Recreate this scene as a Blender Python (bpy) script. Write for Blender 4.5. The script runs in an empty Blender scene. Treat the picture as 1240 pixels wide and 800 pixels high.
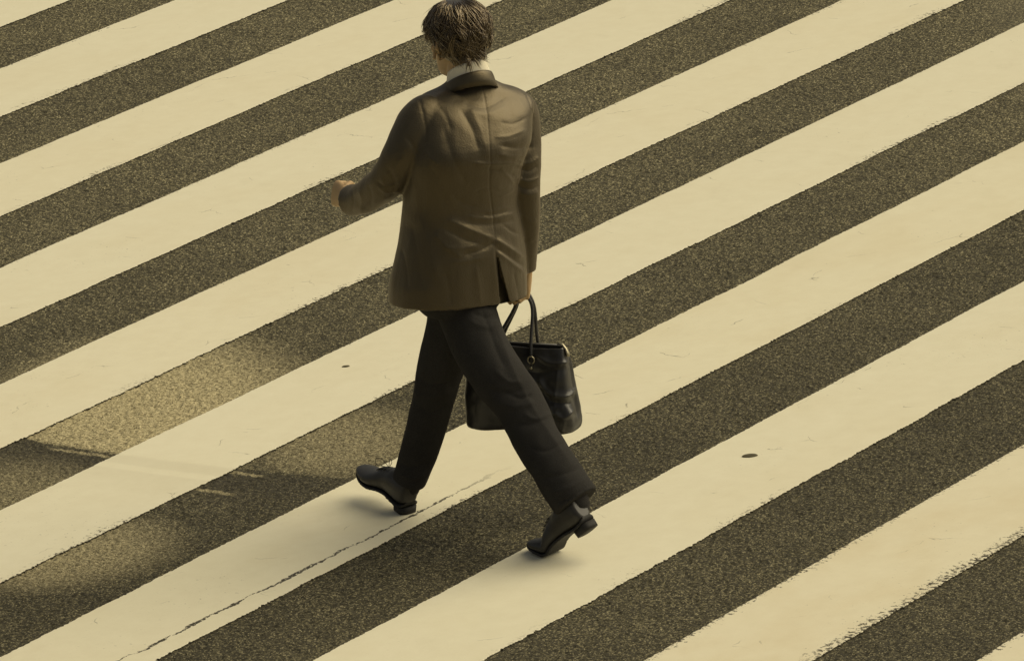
import bpy, bmesh, math, random
import numpy as np
from mathutils import Vector, Matrix, noise as mnoise

random.seed(7)
RNG = np.random.default_rng(11)
C = bpy.context.scene.collection
SC = bpy.context.scene
R = math.radians

# ------------------------------------------------------------------ camera
PW, PH, F = 1240.0, 800.0, 8651.0          # photograph size and focal length in its pixels
TH, ROLL, SCL = R(16.0), R(-5.03), 400.0   # pitch down, roll, pixels per metre at the walker
_c, _s = math.cos(ROLL), math.sin(ROLL)
RX = Vector((1, 0, 0)); FW = Vector((0, math.cos(TH), -math.sin(TH))); UP = Vector((0, math.sin(TH), math.cos(TH)))
CAM_X = RX * _c + UP * _s
CAM_Y = RX * -_s + UP * _c

def ray(px, py):
    return CAM_X * ((px - PW / 2) / F) + CAM_Y * (-(py - PH / 2) / F) + FW

CAM = ray(590, 640) * (-F / SCL)           # the ground point seen at (590,640) is the origin

def G(px, py, z=0.0):
    d = ray(px, py); t = (z - CAM.z) / d.z
    return CAM + d * t

def P3(px, py, Y):
    d = ray(px, py); t = (Y - CAM.y) / d.y
    return CAM + d * t

def project(co):                            # (n,3) numpy -> pixel x, y
    q = co - np.array(CAM)
    dz = q @ np.array(FW)
    return PW / 2 + F * (q @ np.array(CAM_X)) / dz, PH / 2 - F * (q @ np.array(CAM_Y)) / dz

cd = bpy.data.cameras.new('camera'); cam = bpy.data.objects.new('camera', cd); C.objects.link(cam)
cd.sensor_width = 36.0; cd.lens = F / PW * 36.0; cd.clip_start = 0.5; cd.clip_end = 3000
m = Matrix((CAM_X, CAM_Y, -FW)).transposed().to_4x4(); m.translation = CAM
cam.matrix_world = m
SC.camera = cam

# ------------------------------------------------------------------ light
SUN_EL, SUN_AZ = R(44), R(74)               # azimuth: clockwise from +Y (away from the camera); 90 = picture right
wd = bpy.data.worlds.new('World'); SC.world = wd; wd.use_nodes = True
nt = wd.node_tree; nt.nodes.clear()
wo = nt.nodes.new('ShaderNodeOutputWorld'); bg = nt.nodes.new('ShaderNodeBackground')
sky = nt.nodes.new('ShaderNodeTexSky'); sky.sky_type = 'NISHITA'; sky.sun_disc = False
sky.sun_elevation = SUN_EL; sky.sun_rotation = SUN_AZ; sky.dust_density = 4.0; sky.air_density = 1.2
hs = nt.nodes.new('ShaderNodeHueSaturation'); hs.inputs['Saturation'].default_value = 0.25
mx = nt.nodes.new('ShaderNodeMixRGB'); mx.blend_type = 'MULTIPLY'; mx.inputs[0].default_value = 1.0
mx.inputs[2].default_value = (1.0, 0.98, 0.93, 1)
nt.links.new(sky.outputs[0], hs.inputs['Color']); nt.links.new(hs.outputs[0], mx.inputs[1])
nt.links.new(mx.outputs[0], bg.inputs[0]); nt.links.new(bg.outputs[0], wo.inputs[0])
bg.inputs[1].default_value = 0.05
sl = bpy.data.lights.new('sun', 'SUN'); sl.energy = 2.75; sl.angle = R(66); sl.color = (1.0, 0.86, 0.55)
sun = bpy.data.objects.new('sun', sl); C.objects.link(sun)
sd = Vector((math.sin(SUN_AZ) * math.cos(SUN_EL), math.cos(SUN_AZ) * math.cos(SUN_EL), math.sin(SUN_EL)))
sun.rotation_euler = sd.to_track_quat('Z', 'Y').to_euler()
sun.location = sd * 30
SC.view_settings.view_transform = 'Standard'; SC.view_settings.look = 'None'
SC.view_settings.exposure = 0.0; SC.view_settings.gamma = 1.0; SC.view_settings.use_curve_mapping = False

# ------------------------------------------------------------------ node helpers
class NT:
    def __init__(s, name):
        s.mat = bpy.data.materials.new(name); s.mat.use_nodes = True
        s.t = s.mat.node_tree; s.t.nodes.clear()
        s.out = s.t.nodes.new('ShaderNodeOutputMaterial'); s.b = s.t.nodes.new('ShaderNodeBsdfPrincipled')
        s.t.links.new(s.b.outputs[0], s.out.inputs[0])
        s.geo = s.t.nodes.new('ShaderNodeNewGeometry')
        s.pos = s.geo.outputs['Position']
    def set(s, sock, v):
        if isinstance(v, bpy.types.NodeSocket): s.t.links.new(v, sock)
        else: sock.default_value = v
    def n(s, typ, ins=None, out=0, **kw):
        nd = s.t.nodes.new(typ)
        for k, v in kw.items(): setattr(nd, k, v)
        for k, v in (ins or {}).items(): s.set(nd.inputs[k], v)
        return nd.outputs[out]
    def m(s, op, a, b=0.0, c=0.0, clamp=False):
        return s.n('ShaderNodeMath', {0: a, 1: b, 2: c}, operation=op, use_clamp=clamp)
    def noise(s, vec, scale, detail=3, rough=0.55, dist=0.0):
        return s.n('ShaderNodeTexNoise', {'Vector': vec, 'Scale': scale, 'Detail': detail, 'Roughness': rough, 'Distortion': dist})
    def vor(s, vec, scale, out='Color', feature='F1', rnd=1.0):
        nd = s.t.nodes.new('ShaderNodeTexVoronoi'); nd.feature = feature
        s.set(nd.inputs['Vector'], vec); nd.inputs['Scale'].default_value = scale; nd.inputs['Randomness'].default_value = rnd
        return nd.outputs[out]
    def ss(s, x, lo, hi, a=0.0, b=1.0):
        return s.n('ShaderNodeMapRange', {0: x, 1: lo, 2: hi, 3: a, 4: b}, interpolation_type='SMOOTHSTEP')
    def mix(s, f, a, b, mode='MIX'):
        return s.n('ShaderNodeMixRGB', {0: f, 1: a, 2: b}, blend_type=mode)
    def ramp(s, f, stops):
        nd = s.t.nodes.new('ShaderNodeValToRGB'); s.set(nd.inputs[0], f)
        e = nd.color_ramp.elements
        while len(e) < len(stops): e.new(0.5)
        for i, (p, c) in enumerate(stops): e[i].position = p; e[i].color = (*c, 1)
        return nd.outputs[0]
    def xyz(s, v):
        nd = s.t.nodes.new('ShaderNodeSeparateXYZ'); s.t.links.new(v, nd.inputs[0]); return nd.outputs
    def vscale(s, v, sc):
        return s.n('ShaderNodeVectorMath', {0: v, 1: sc}, operation='MULTIPLY')
    def bump(s, h, strength, dist):
        return s.n('ShaderNodeBump', {'Height': h, 'Strength': strength, 'Distance': dist})
    def p(s, **kw):
        for k, v in kw.items(): s.set(s.b.inputs[k.replace('_', ' ')], v)
        return s.mat

# ------------------------------------------------------------------ object helpers
def link(name, me, mat, parent=None, smooth=True, shift=None):
    o = bpy.data.objects.new(name, me); C.objects.link(o)
    if mat: 
        me.materials.clear(); me.materials.append(mat)
    me.polygons.foreach_set('use_smooth', [bool(smooth)] * len(me.polygons))
    if shift is not None: me.transform(Matrix.Translation(-Vector(shift)))
    if parent: o.parent = parent
    return o

def mesh(name, verts, faces):
    me = bpy.data.meshes.new(name); me.from_pydata([tuple(v) for v in verts], [], faces); me.update(); return me

class MB:                                   # collects closed lofts
    def __init__(s): s.v = []; s.f = []
    def loft(s, rings, cap0=True, cap1=True):
        n = len(rings[0]); b = len(s.v)
        for r in rings: s.v.extend([Vector(p) for p in r])
        for i in range(len(rings) - 1):
            for j in range(n):
                a = b + i * n + j; c = b + i * n + (j + 1) % n
                s.f.append((a, c, c + n, a + n))
        if cap0:
            s.v.append(sum((Vector(p) for p in rings[0]), Vector()) / n); k = len(s.v) - 1
            for j in range(n): s.f.append((k, b + (j + 1) % n, b + j))
        if cap1:
            e = b + (len(rings) - 1) * n
            s.v.append(sum((Vector(p) for p in rings[-1]), Vector()) / n); k = len(s.v) - 1
            for j in range(n): s.f.append((k, e + j, e + (j + 1) % n))
        return s
    def tube(s, pts, n=20, flat=None, **kw):  # pts: [(Vector, r) or (Vector, r1, r2)], parallel transported
        P = [Vector(p[0]) for p in pts]; rings = []
        up = Vector(flat) if flat is not None else None
        for i, p in enumerate(P):
            t = (P[min(i + 1, len(P) - 1)] - P[max(i - 1, 0)]).normalized()
            if up is None: up = t.orthogonal().normalized()
            a = (up - t * up.dot(t)).normalized(); up = a; c = t.cross(a)
            r1 = pts[i][1]; r2 = pts[i][2] if len(pts[i]) > 2 else r1
            rings.append([p + a * (r1 * math.cos(k * 2 * math.pi / n)) + c * (r2 * math.sin(k * 2 * math.pi / n)) for k in range(n)])
        return s.loft(rings, **kw)
    def ball(s, c, rx, ry=None, rz=None, n=18, mat=None):
        ry = ry or rx; rz = rz or rx; rings = []
        mt = mat or Matrix.Identity(3)
        for i in range(1, 10):
            a = math.pi * i / 10
            rings.append([Vector(c) + mt @ Vector((rx * math.sin(a) * math.cos(k * 2 * math.pi / n), ry * math.sin(a) * math.sin(k * 2 * math.pi / n), -rz * math.cos(a))) for k in range(n)])
        return s.loft(rings)
    def mesh(s, name): return mesh(name, s.v, s.f)

def dense(pts, k=6):                         # Catmull-Rom through rows of numbers
    A = [np.array([*p], float) for p in pts]; out = []
    for i in range(len(A) - 1):
        p0 = A[max(i - 1, 0)]; p1 = A[i]; p2 = A[i + 1]; p3 = A[min(i + 2, len(A) - 1)]
        for j in range(k):
            t = j / k
            out.append(.5 * ((2 * p1) + (-p0 + p2) * t + (2 * p0 - 5 * p1 + 4 * p2 - p3) * t * t + (-p0 + 3 * p1 - 3 * p2 + p3) * t ** 3))
    out.append(A[-1]); return out

def remesh(me, voxel, name):
    o = bpy.data.objects.new('tmp', me); C.objects.link(o)
    md = o.modifiers.new('r', 'REMESH'); md.mode = 'VOXEL'; md.voxel_size = voxel; md.adaptivity = 0
    dg = bpy.context.evaluated_depsgraph_get()
    r = bpy.data.meshes.new_from_object(o.evaluated_get(dg)); r.name = name
    bpy.data.objects.remove(o); bpy.data.meshes.remove(me)
    return r

def getco(me):
    a = np.empty(len(me.vertices) * 3); me.vertices.foreach_get('co', a); return a.reshape(-1, 3)
def setco(me, a): me.vertices.foreach_set('co', a.ravel()); me.update()
def getno(me):
    a = np.empty(len(me.vertices) * 3); me.vertices.foreach_get('normal', a); return a.reshape(-1, 3)
def smooth_mesh(me, it, lam=.5, mask=None):
    e = np.empty(len(me.edges) * 2, np.int32); me.edges.foreach_get('vertices', e); e = e.reshape(-1, 2)
    co = getco(me); n = len(co)
    deg = np.maximum(1, np.bincount(e.ravel(), minlength=n))[:, None]
    for _ in range(it):
        acc = np.zeros_like(co)
        for d in range(3):
            acc[:, d] = np.bincount(e[:, 0], co[e[:, 1], d], n) + np.bincount(e[:, 1], co[e[:, 0], d], n)
        nw = co + lam * (acc / deg - co)
        co = nw if mask is None else np.where(mask[:, None], nw, co)
    setco(me, co)

def strokes(me, lst, gain=1.0):
    """press folds into the cloth: each fold is a line of points on the surface seen from behind the walker"""
    co = getco(me); no = getno(me); px, py = project(co)
    view = co - np.array(CAM); view /= np.linalg.norm(view, axis=1)[:, None]
    facing = np.clip(-(no * view).sum(1) * 3, 0, 1)
    disp = np.zeros(len(co))
    for line, w, depth in lst:
        L = np.array([q[:2] for q in dense(line, 5)]) if len(line) > 2 else np.array(line, float)
        best = np.full(len(co), 1e9); tpar = np.zeros(len(co))
        m = len(L) - 1
        box = (px > L[:, 0].min() - 4 * w) & (px < L[:, 0].max() + 4 * w) & (py > L[:, 1].min() - 4 * w) & (py < L[:, 1].max() + 4 * w)
        idx = np.nonzero(box)[0]
        if not len(idx): continue
        x, y = px[idx], py[idx]; bd = np.full(len(idx), 1e9); bt = np.zeros(len(idx))
        for i in range(m):
            a, b = L[i], L[i + 1]; d = b - a; ll = max((d ** 2).sum(), 1e-9)
            t = np.clip(((x - a[0]) * d[0] + (y - a[1]) * d[1]) / ll, 0, 1)
            dd = np.hypot(x - a[0] - t * d[0], y - a[1] - t * d[1])
            s = dd < bd; bd = np.where(s, dd, bd); bt = np.where(s, (i + t) / m, bt)
        taper = np.clip(np.minimum(bt, 1 - bt) * 5 + .25, 0, 1)
        disp[idx] += gain * depth * 0.001 * np.exp(-(bd / (w * .85)) ** 1.3) * taper
    setco(me, co + no * (disp * facing)[:, None])

def noise_disp(me, amp, scale, stretch=(1, 1, 1)):
    co = getco(me); no = getno(me)
    d = np.array([mnoise.fractal(Vector((c[0] * scale * stretch[0], c[1] * scale * stretch[1], c[2] * scale * stretch[2])), 1.0, 2.0, 3) for c in co])
    setco(me, co + no * (d * amp)[:, None])

# ------------------------------------------------------------------ materials
def light_edge(t, x):  # lower edge of the painted patches of reflected sunlight
    a = [G(30, 533), G(145, 549), G(310, 573), G(430, 580)]
    cx = np.polyfit([q.x for q in a], [q.y for q in a], 2)
    yc = t.m('ADD', t.m('MULTIPLY', t.m('ADD', t.m('MULTIPLY', x, float(cx[0])), float(cx[1])), x), float(cx[2]))
    return yc

def asphalt_nodes(t):
    """returns colour, bump height and roughness sockets of the worn asphalt"""
    p = t.pos; x, y, z = t.xyz(p)
    cell = t.xyz(t.vor(p, 240.0))[0]
    fine = t.noise(p, 420.0, 2)
    grain = t.m('ADD', t.m('MULTIPLY', cell, 0.72), t.m('MULTIPLY', fine, 0.28))
    col = t.ramp(grain, [(0.12, (.034, .031, .021)), (0.45, (.061, .054, .035)), (0.62, (.102, .090, .055)), (0.76, (.195, .172, .104)), (0.90, (.47, .42, .275))])
    big = t.noise(p, 0.55, 4, .6)
    mid = t.noise(p, 5.0, 4, .65)
    col = t.mix(1.0, col, t.ramp(big, [(0.3, (.74, .74, .74)), (0.7, (1.18, 1.18, 1.18))]), 'MULTIPLY')
    col = t.mix(1.0, col, t.ramp(mid, [(0.25, (.82, .82, .82)), (0.75, (1.16, 1.16, 1.16))]), 'MULTIPLY')
    lane = t.ss(t.m('ADD', y, t.m('MULTIPLY', x, -.35)), .2, 4.4, .76, 1.12)
    col = t.mix(1.0, col, t.n('ShaderNodeCombineXYZ', {0: lane, 1: lane, 2: t.m('MULTIPLY', lane, .93)}), 'MULTIPLY')
    # reflected sunlight painted into the colour: pale patches and lines, shade below the curve
    yc = light_edge(t, x)
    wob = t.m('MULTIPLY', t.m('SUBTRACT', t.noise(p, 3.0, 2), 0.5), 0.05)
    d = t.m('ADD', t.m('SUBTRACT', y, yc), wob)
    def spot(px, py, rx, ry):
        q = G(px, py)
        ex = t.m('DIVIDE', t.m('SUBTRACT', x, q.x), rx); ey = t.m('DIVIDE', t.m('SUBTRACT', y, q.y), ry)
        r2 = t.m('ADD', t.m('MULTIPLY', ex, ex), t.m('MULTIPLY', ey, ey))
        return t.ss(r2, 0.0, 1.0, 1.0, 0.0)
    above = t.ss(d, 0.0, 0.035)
    sunpatch = t.m('MAXIMUM', t.m('MULTIPLY', spot(172, 495, .66, 1.05), above), t.m('MULTIPLY', t.m('MULTIPLY', spot(415, 535, .34, .5), above), .45))
    sunpatch = t.m('MAXIMUM', sunpatch, t.m('MULTIPLY', spot(70, 668, .46, .45), .6))
    sunpatch = t.m('MAXIMUM', sunpatch, t.m('MULTIPLY', spot(10, 600, .35, .5), .3))
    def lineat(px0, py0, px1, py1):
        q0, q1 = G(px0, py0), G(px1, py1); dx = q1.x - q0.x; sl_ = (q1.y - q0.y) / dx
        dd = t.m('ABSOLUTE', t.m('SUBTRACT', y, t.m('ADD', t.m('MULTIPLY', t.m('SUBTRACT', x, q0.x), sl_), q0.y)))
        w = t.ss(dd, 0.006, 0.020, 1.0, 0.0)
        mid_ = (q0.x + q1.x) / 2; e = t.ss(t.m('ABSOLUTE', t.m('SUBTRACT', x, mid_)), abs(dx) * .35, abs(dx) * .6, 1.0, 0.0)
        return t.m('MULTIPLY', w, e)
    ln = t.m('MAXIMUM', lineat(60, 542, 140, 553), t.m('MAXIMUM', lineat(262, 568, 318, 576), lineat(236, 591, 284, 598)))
    sunpatch = t.m('MAXIMUM', sunpatch, t.m('MULTIPLY', ln, .6))
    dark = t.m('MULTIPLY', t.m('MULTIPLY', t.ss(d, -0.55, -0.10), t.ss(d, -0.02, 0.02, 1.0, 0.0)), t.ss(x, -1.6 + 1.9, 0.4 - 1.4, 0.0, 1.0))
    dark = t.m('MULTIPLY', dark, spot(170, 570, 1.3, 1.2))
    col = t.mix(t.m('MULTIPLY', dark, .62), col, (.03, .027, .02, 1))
    sunpatch_col = t.ramp(grain, [(0.05, (.06, .05, .030)), (0.28, (.30, .255, .14)), (0.55, (.54, .465, .27)), (1.0, (.78, .69, .43))])
    col = t.mix(t.m('MULTIPLY', sunpatch, 0.84), col, sunpatch_col)
    h = t.m('ADD', t.m('MULTIPLY', t.vor(p, 240.0, 'Distance'), -1.0), t.m('MULTIPLY', fine, .5))
    return col, h

t = NT('asphalt'); col, h = asphalt_nodes(t)
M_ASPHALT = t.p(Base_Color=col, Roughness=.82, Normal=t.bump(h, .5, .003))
t.b.inputs['Specular IOR Level'].default_value = .3

def paint_mat(name, crack=None, tint=(.80, .76, .585), dirt=.2, wear=.3, seed=0.0):
    t = NT(name)
    uv = t.n('ShaderNodeUVMap', uv_map='stripe'); u, v, w_ = t.xyz(uv)    # u along, v across from the near edge, metres
    width = 0.467
    uv3 = t.n('ShaderNodeCombineXYZ', {0: u, 1: v, 2: seed})
    long_ = t.n('ShaderNodeCombineXYZ', {0: t.m('MULTIPLY', u, .6), 1: v, 2: seed})
    big = t.noise(long_, 2.6, 4, .6); mid = t.noise(uv3, 14.0, 5, .65); fine = t.noise(uv3, 160.0, 3, .6)
    base = t.mix(t.ss(big, .42, .70, 0, dirt), (*tint, 1), (tint[0] * .90, tint[1] * .85, tint[2] * .77, 1))
    base = t.mix(1.0, base, t.ramp(mid, [(.25, (.955, .945, .925)), (.75, (1.02, 1.02, 1.02))]), 'MULTIPLY')
    base = t.mix(1.0, base, t.ramp(fine, [(.2, (.97, .97, .965)), (.8, (1.02, 1.02, 1.02))]), 'MULTIPLY')
    # faint rubber smears across the paint
    smv = t.n('ShaderNodeCombineXYZ', {0: t.m('MULTIPLY', t.xyz(t.pos)[0], 1.4), 1: t.m('MULTIPLY', t.xyz(t.pos)[1], .8), 2: seed + 3})
    sm = t.noise(smv, 3.0, 5, .7)
    base = t.mix(t.ss(sm, .56, .80, 0, .12), base, (.42, .36, .24, 1))
    # the reflected-light bands, painted faintly into the stripe colour as well
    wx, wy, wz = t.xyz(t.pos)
    q = G(205, 565); dq = t.m('SUBTRACT', wy, light_edge(t, wx))
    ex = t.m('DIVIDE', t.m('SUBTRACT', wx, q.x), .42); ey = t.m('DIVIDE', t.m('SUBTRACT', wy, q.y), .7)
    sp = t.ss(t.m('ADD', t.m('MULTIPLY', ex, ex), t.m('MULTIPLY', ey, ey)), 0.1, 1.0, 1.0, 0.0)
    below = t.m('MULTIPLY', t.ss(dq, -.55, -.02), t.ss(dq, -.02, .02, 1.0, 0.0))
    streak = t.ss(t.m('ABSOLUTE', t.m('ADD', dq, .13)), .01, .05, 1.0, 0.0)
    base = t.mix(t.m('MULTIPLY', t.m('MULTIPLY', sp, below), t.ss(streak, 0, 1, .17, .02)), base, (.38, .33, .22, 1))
    # hairline crackle in places
    dv = t.n('ShaderNodeVectorMath', {0: uv3, 1: t.vscale(t.n('ShaderNodeTexNoise', {'Vector': uv3, 'Scale': 12.0, 'Detail': 4.0}, out=1), (.09, .09, 0))}, operation='ADD')
    ce = t.vor(dv, 3.2, 'Distance', 'DISTANCE_TO_EDGE')
    cm = t.m('MULTIPLY', t.ss(ce, .002, .007, 1, 0), t.ss(t.noise(uv3, 6.0, 3), .58, .68))
    # chips: small short flakes
    chip = t.noise(t.vscale(uv3, (1.0, .55, 1)), 95.0, 3, .65)
    chm = t.ss(t.noise(uv3, 2.2, 3, .6), .50, .72)
    cp = t.m('MULTIPLY', t.ss(chip, .655, .69), chm)
    # wear that eats in from the near edge
    near = t.m('ADD', v, t.m('MULTIPLY', t.m('SUBTRACT', t.noise(uv3, 3.0, 3), .5), .10))
    e1 = t.ss(near, .0, .06 + .06 * wear, .8 + .25 * wear, 0)
    far = t.m('SUBTRACT', width, v); e2 = t.ss(far, .0, .03 + .05 * wear, .5 + .55 * wear, 0)
    em = t.m('MAXIMUM', e1, e2)
    ew = t.m('MULTIPLY', t.ss(t.m('ADD', t.noise(t.vscale(uv3, (1, .7, 1)), 70.0, 4, .75), t.m('MULTIPLY', em, .25)), .735, .785), t.ss(t.noise(uv3, 1.1, 2), .56 - wear * .20, .66 - wear * .20))
    tn = t.xyz(t.geo.outputs['True Normal'])[2]
    side = t.m('LESS_THAN', tn, .9)
    hole = t.m('MAXIMUM', t.m('MULTIPLY', cm, .55), t.m('MAXIMUM', t.m('MULTIPLY', cp, .7), ew))
    if crack:
        k1, k0, u0, u1 = crack
        cl = t.m('ADD', t.m('MULTIPLY', u, k1), k0)
        wob = t.m('ADD', t.m('MULTIPLY', t.m('SUBTRACT', t.noise(uv3, 4.0, 5, .7), .5), .085), t.m('MULTIPLY', t.m('SUBTRACT', t.noise(uv3, 60.0, 3, .7), .5), .022))
        dd = t.m('ABSOLUTE', t.m('SUBTRACT', t.m('ADD', v, wob), cl))
        wid = t.m('MULTIPLY', t.ss(t.noise(uv3, 9.0, 3, .7), .3, .75, .15, 1.0), .011)
        ck = t.m('LESS_THAN', dd, wid)
        ck = t.m('MULTIPLY', ck, t.m('MULTIPLY', t.ss(u, u0 - .3, u0), t.ss(u, u1 - .5, u1, 1, 0)))
        ck = t.m('MULTIPLY', ck, t.ss(t.noise(uv3, 90.0, 2), .34, .48))
        hole = t.m('MAXIMUM', hole, ck)
    hole = t.m('MAXIMUM', hole, side)
    col = t.mix(hole, base, (.055, .048, .03, 1))
    hh = t.m('SUBTRACT', t.m('MULTIPLY', fine, .2), hole)
    mt = t.p(Base_Color=col, Roughness=.62, Normal=t.bump(hh, .12, .002))
    t.b.inputs['Specular IOR Level'].default_value = .35
    return mt

def cloth_mat(name, dark, lit_spec, rough=.55, sheen=.25):
    t = NT(name)
    w = t.noise(t.vscale(t.pos, (1, 1, .35)), 900.0, 2)
    l = t.noise(t.pos, 9.0, 4, .6)
    c = t.mix(1.0, (*dark, 1), t.ramp(w, [(.25, (.62, .62, .62)), (.75, (1.38, 1.38, 1.38))]), 'MULTIPLY')
    c = t.mix(1.0, c, t.ramp(l, [(.25, (.88, .88, .88)), (.75, (1.10, 1.10, 1.10))]), 'MULTIPLY')
    fold = t.noise(t.pos, 200.0, 3, .6)
    hgt = t.m('ADD', t.m('MULTIPLY', w, .2), t.m('MULTIPLY', fold, .5))
    mt = t.p(Base_Color=c, Roughness=rough, Normal=t.bump(hgt, .45, .004))
    t.b.inputs['Specular IOR Level'].default_value = lit_spec; t.b.inputs['Specular Tint'].default_value = (1, .80, .47, 1)
    t.b.inputs['Sheen Weight'].default_value = sheen; t.b.inputs['Sheen Roughness'].default_value = .5
    t.b.inputs['Sheen Tint'].default_value = (1, .8, .5, 1)
    return mt

M_JACKET = cloth_mat('jacket_wool', (.018, .0175, .0155), 1.0, .43, .16)
M_TROUSER = cloth_mat('trouser_wool', (.034, .033, .032), .06, .85, .0)

def simple(name, c, rough, spec=.5, bscale=300., bstr=.15, var=.15, metal=0.0, coat=0.0):
    t = NT(name)
    n1 = t.noise(t.pos, bscale, 3, .6); n2 = t.noise(t.pos, 18., 4, .6)
    cc = t.mix(1.0, (*c, 1), t.ramp(n2, [(.25, (1 - var,) * 3), (.75, (1 + var,) * 3)]), 'MULTIPLY')
    mt = t.p(Base_Color=cc, Roughness=rough, Metallic=metal, Normal=t.bump(n1, bstr, .002))
    t.b.inputs['Specular IOR Level'].default_value = spec; t.b.inputs['Coat Weight'].default_value = coat
    return mt

M_SKIN = simple('skin', (.50, .34, .17), .5, .4, 260., .12, .08)
t_ = M_SKIN.node_tree.nodes['Principled BSDF'] if 'Principled BSDF' in M_SKIN.node_tree.nodes else None
if t_: t_.inputs['Subsurface Weight'].default_value = .1; t_.inputs['Subsurface Radius'].default_value = (.01, .005, .003)
M_HAIR = simple('hair', (.030, .024, .014), .24, 1.0, 300., .0, .3, coat=.8)
M_HAIR.node_tree.nodes['Principled BSDF'].inputs['Specular Tint'].default_value = (1, .80, .50, 1)
M_HAIR.node_tree.nodes['Principled BSDF'].inputs['Coat Tint'].default_value = (1, .88, .66, 1)
M_SHIRT = simple('shirt_cotton', (.86, .80, .62), .75, .2, 900., .1, .04)
M_LEATHER = simple('shoe_leather', (.030, .028, .024), .42, .4, 160., .15, .25)
M_SOLE = simple('shoe_sole', (.022, .021, .019), .7, .3)
M_BAG = simple('bag_leather', (.032, .031, .029), .30, .45, 240., .18, .2)
M_METAL = simple('brushed_metal', (.42, .38, .27), .45, .5, 400., .05, .1, metal=1.0)
M_LACE = simple('lace', (.03, .027, .02), .8, .2)
M_TAR = simple('dried_tar', (.085, .072, .036), .6, .3)
M_EYE = simple('eye', (.7, .66, .56), .2, .5, 50., .0, .02)

# ------------------------------------------------------------------ road
def build_road():
    st = 0.005
    xs = np.arange(-2.1, 2.1001, st); ys = np.arange(-2.4, 8.8, st)
    nx, ny = len(xs), len(ys)
    hh = RNG.normal(size=(ny, nx))
    def blur(a, k):
        for ax in (0, 1):
            a = sum(np.roll(a, i, ax) * w for i, w in zip(range(-(len(k) // 2), len(k) // 2 + 1), k))
        return a
    g = blur(hh, np.array([.12, .76, .12])); g /= g.std()
    g2 = blur(RNG.normal(size=(ny, nx)), np.array([.1, .2, .4, .2, .1])); g2 /= g2.std()
    z = np.clip(.0014 * g + .0008 * g2, -.0050, .0043) - .0020
    # flatten towards the rim of the fine part so that it meets the plain road
    ex = np.minimum(np.arange(nx), np.arange(nx)[::-1]); ey = np.minimum(np.arange(ny), np.arange(ny)[::-1])
    edge = np.clip(np.minimum(ex[None, :], ey[:, None]) / 20., 0, 1)
    z = z * edge
    X, Y = np.meshgrid(xs, ys)
    co = np.stack([X, Y, z], -1).reshape(-1, 3)
    i = np.arange(nx * ny).reshape(ny, nx)
    q = np.stack([i[:-1, :-1], i[:-1, 1:], i[1:, 1:], i[1:, :-1]], -1).reshape(-1, 4)
    # surrounding plain sheet out to the horizon: four trapezia
    B = 900.0
    outer = np.array([[-B, -B, 0], [B, -B, 0], [B, B, 0], [-B, B, 0]])
    n0 = len(co); co = np.vstack([co, outer])
    c4 = [i[0, 0], i[0, -1], i[-1, -1], i[-1, 0]]
    q = np.vstack([q, [[n0, n0 + 1, c4[1], c4[0]], [n0 + 1, n0 + 2, c4[2], c4[1]], [n0 + 2, n0 + 3, c4[3], c4[2]], [n0 + 3, n0, c4[0], c4[3]]]])
    me = bpy.data.meshes.new('road')
    me.vertices.add(len(co)); me.vertices.foreach_set('co', co.ravel())
    me.loops.add(len(q) * 4); me.loops.foreach_set('vertex_index', q.ravel().astype(np.int32))
    me.polygons.add(len(q)); me.polygons.foreach_set('loop_start', np.arange(len(q), dtype=np.int32) * 4)
    me.polygons.foreach_set('loop_total', np.full(len(q), 4, np.int32))
    me.update(calc_edges=True)
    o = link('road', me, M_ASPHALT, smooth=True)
    o['kind'] = 'structure'
    return o
road = build_road()

# stripe edges as seen: (near edge, far edge) by two picture points each
PHI = R(54.39); DIR = Vector((math.cos(PHI), math.sin(PHI), 0)); NRM = Vector((-math.sin(PHI), math.cos(PHI), 0))
def two(a, b): return G(*a), G(*b)
def onep(a): p = G(*a); return p, p + DIR
EDGES = {  # n: (near, far)
    1: (two((985, 800), (1240, 648.5)), two((780, 800), (1240, 538.5))),
    2: (two((585, 800), (1240, 437)), two((380, 800), (1240, 341))),
    3: (two((190, 800), (1240, 255)), two((0, 796.5), (1240, 172))),
    4: (two((0, 707), (1240, 101.5)), two((0, 618.5), (1240, 28.5))),
    5: (two((0, 544), (1170, 0)), two((0, 466), (1022, 0))),
    6: (two((0, 397), (887, 0)), two((0, 325), (744, 0))),
    7: (two((0, 263), (612, 0)), two((0, 199), (480, 0))),
    8: (two((0, 142), (352.5, 0)), two((0, 84), (215, 0))),
}
PER = .901
def edge_line(pq):
    p, q = pq; d = (q - p); k = d.dot(NRM) / d.dot(DIR); b = p.dot(NRM) - k * p.dot(DIR); return k, b
LINES = {n: (edge_line(a), edge_line(b)) for n, (a, b) in EDGES.items()}
for n in (0, -1, -2, -3): LINES[n] = tuple((LINES[1][i][0] * .5, LINES[1][i][1] + (n - 1) * PER) for i in (0, 1))
for n in (9, 10, 11, 12, 13): LINES[n] = tuple((LINES[8][i][0] * .5, LINES[8][i][1] + (n - 8) * PER) for i in (0, 1))

def fractal_edge(u, seed, amp_f, amp_c):
    out = np.zeros_like(u)
    for sc, a in ((2.0, amp_c), (9.0, amp_c * .6), (45., amp_f * .8), (90., amp_f * 1.3), (150., amp_f * 1.4)):
        out += a * np.array([mnoise.noise(Vector((uu * sc, seed * 7.3 + sc, 0))) for uu in u])
    return out

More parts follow.
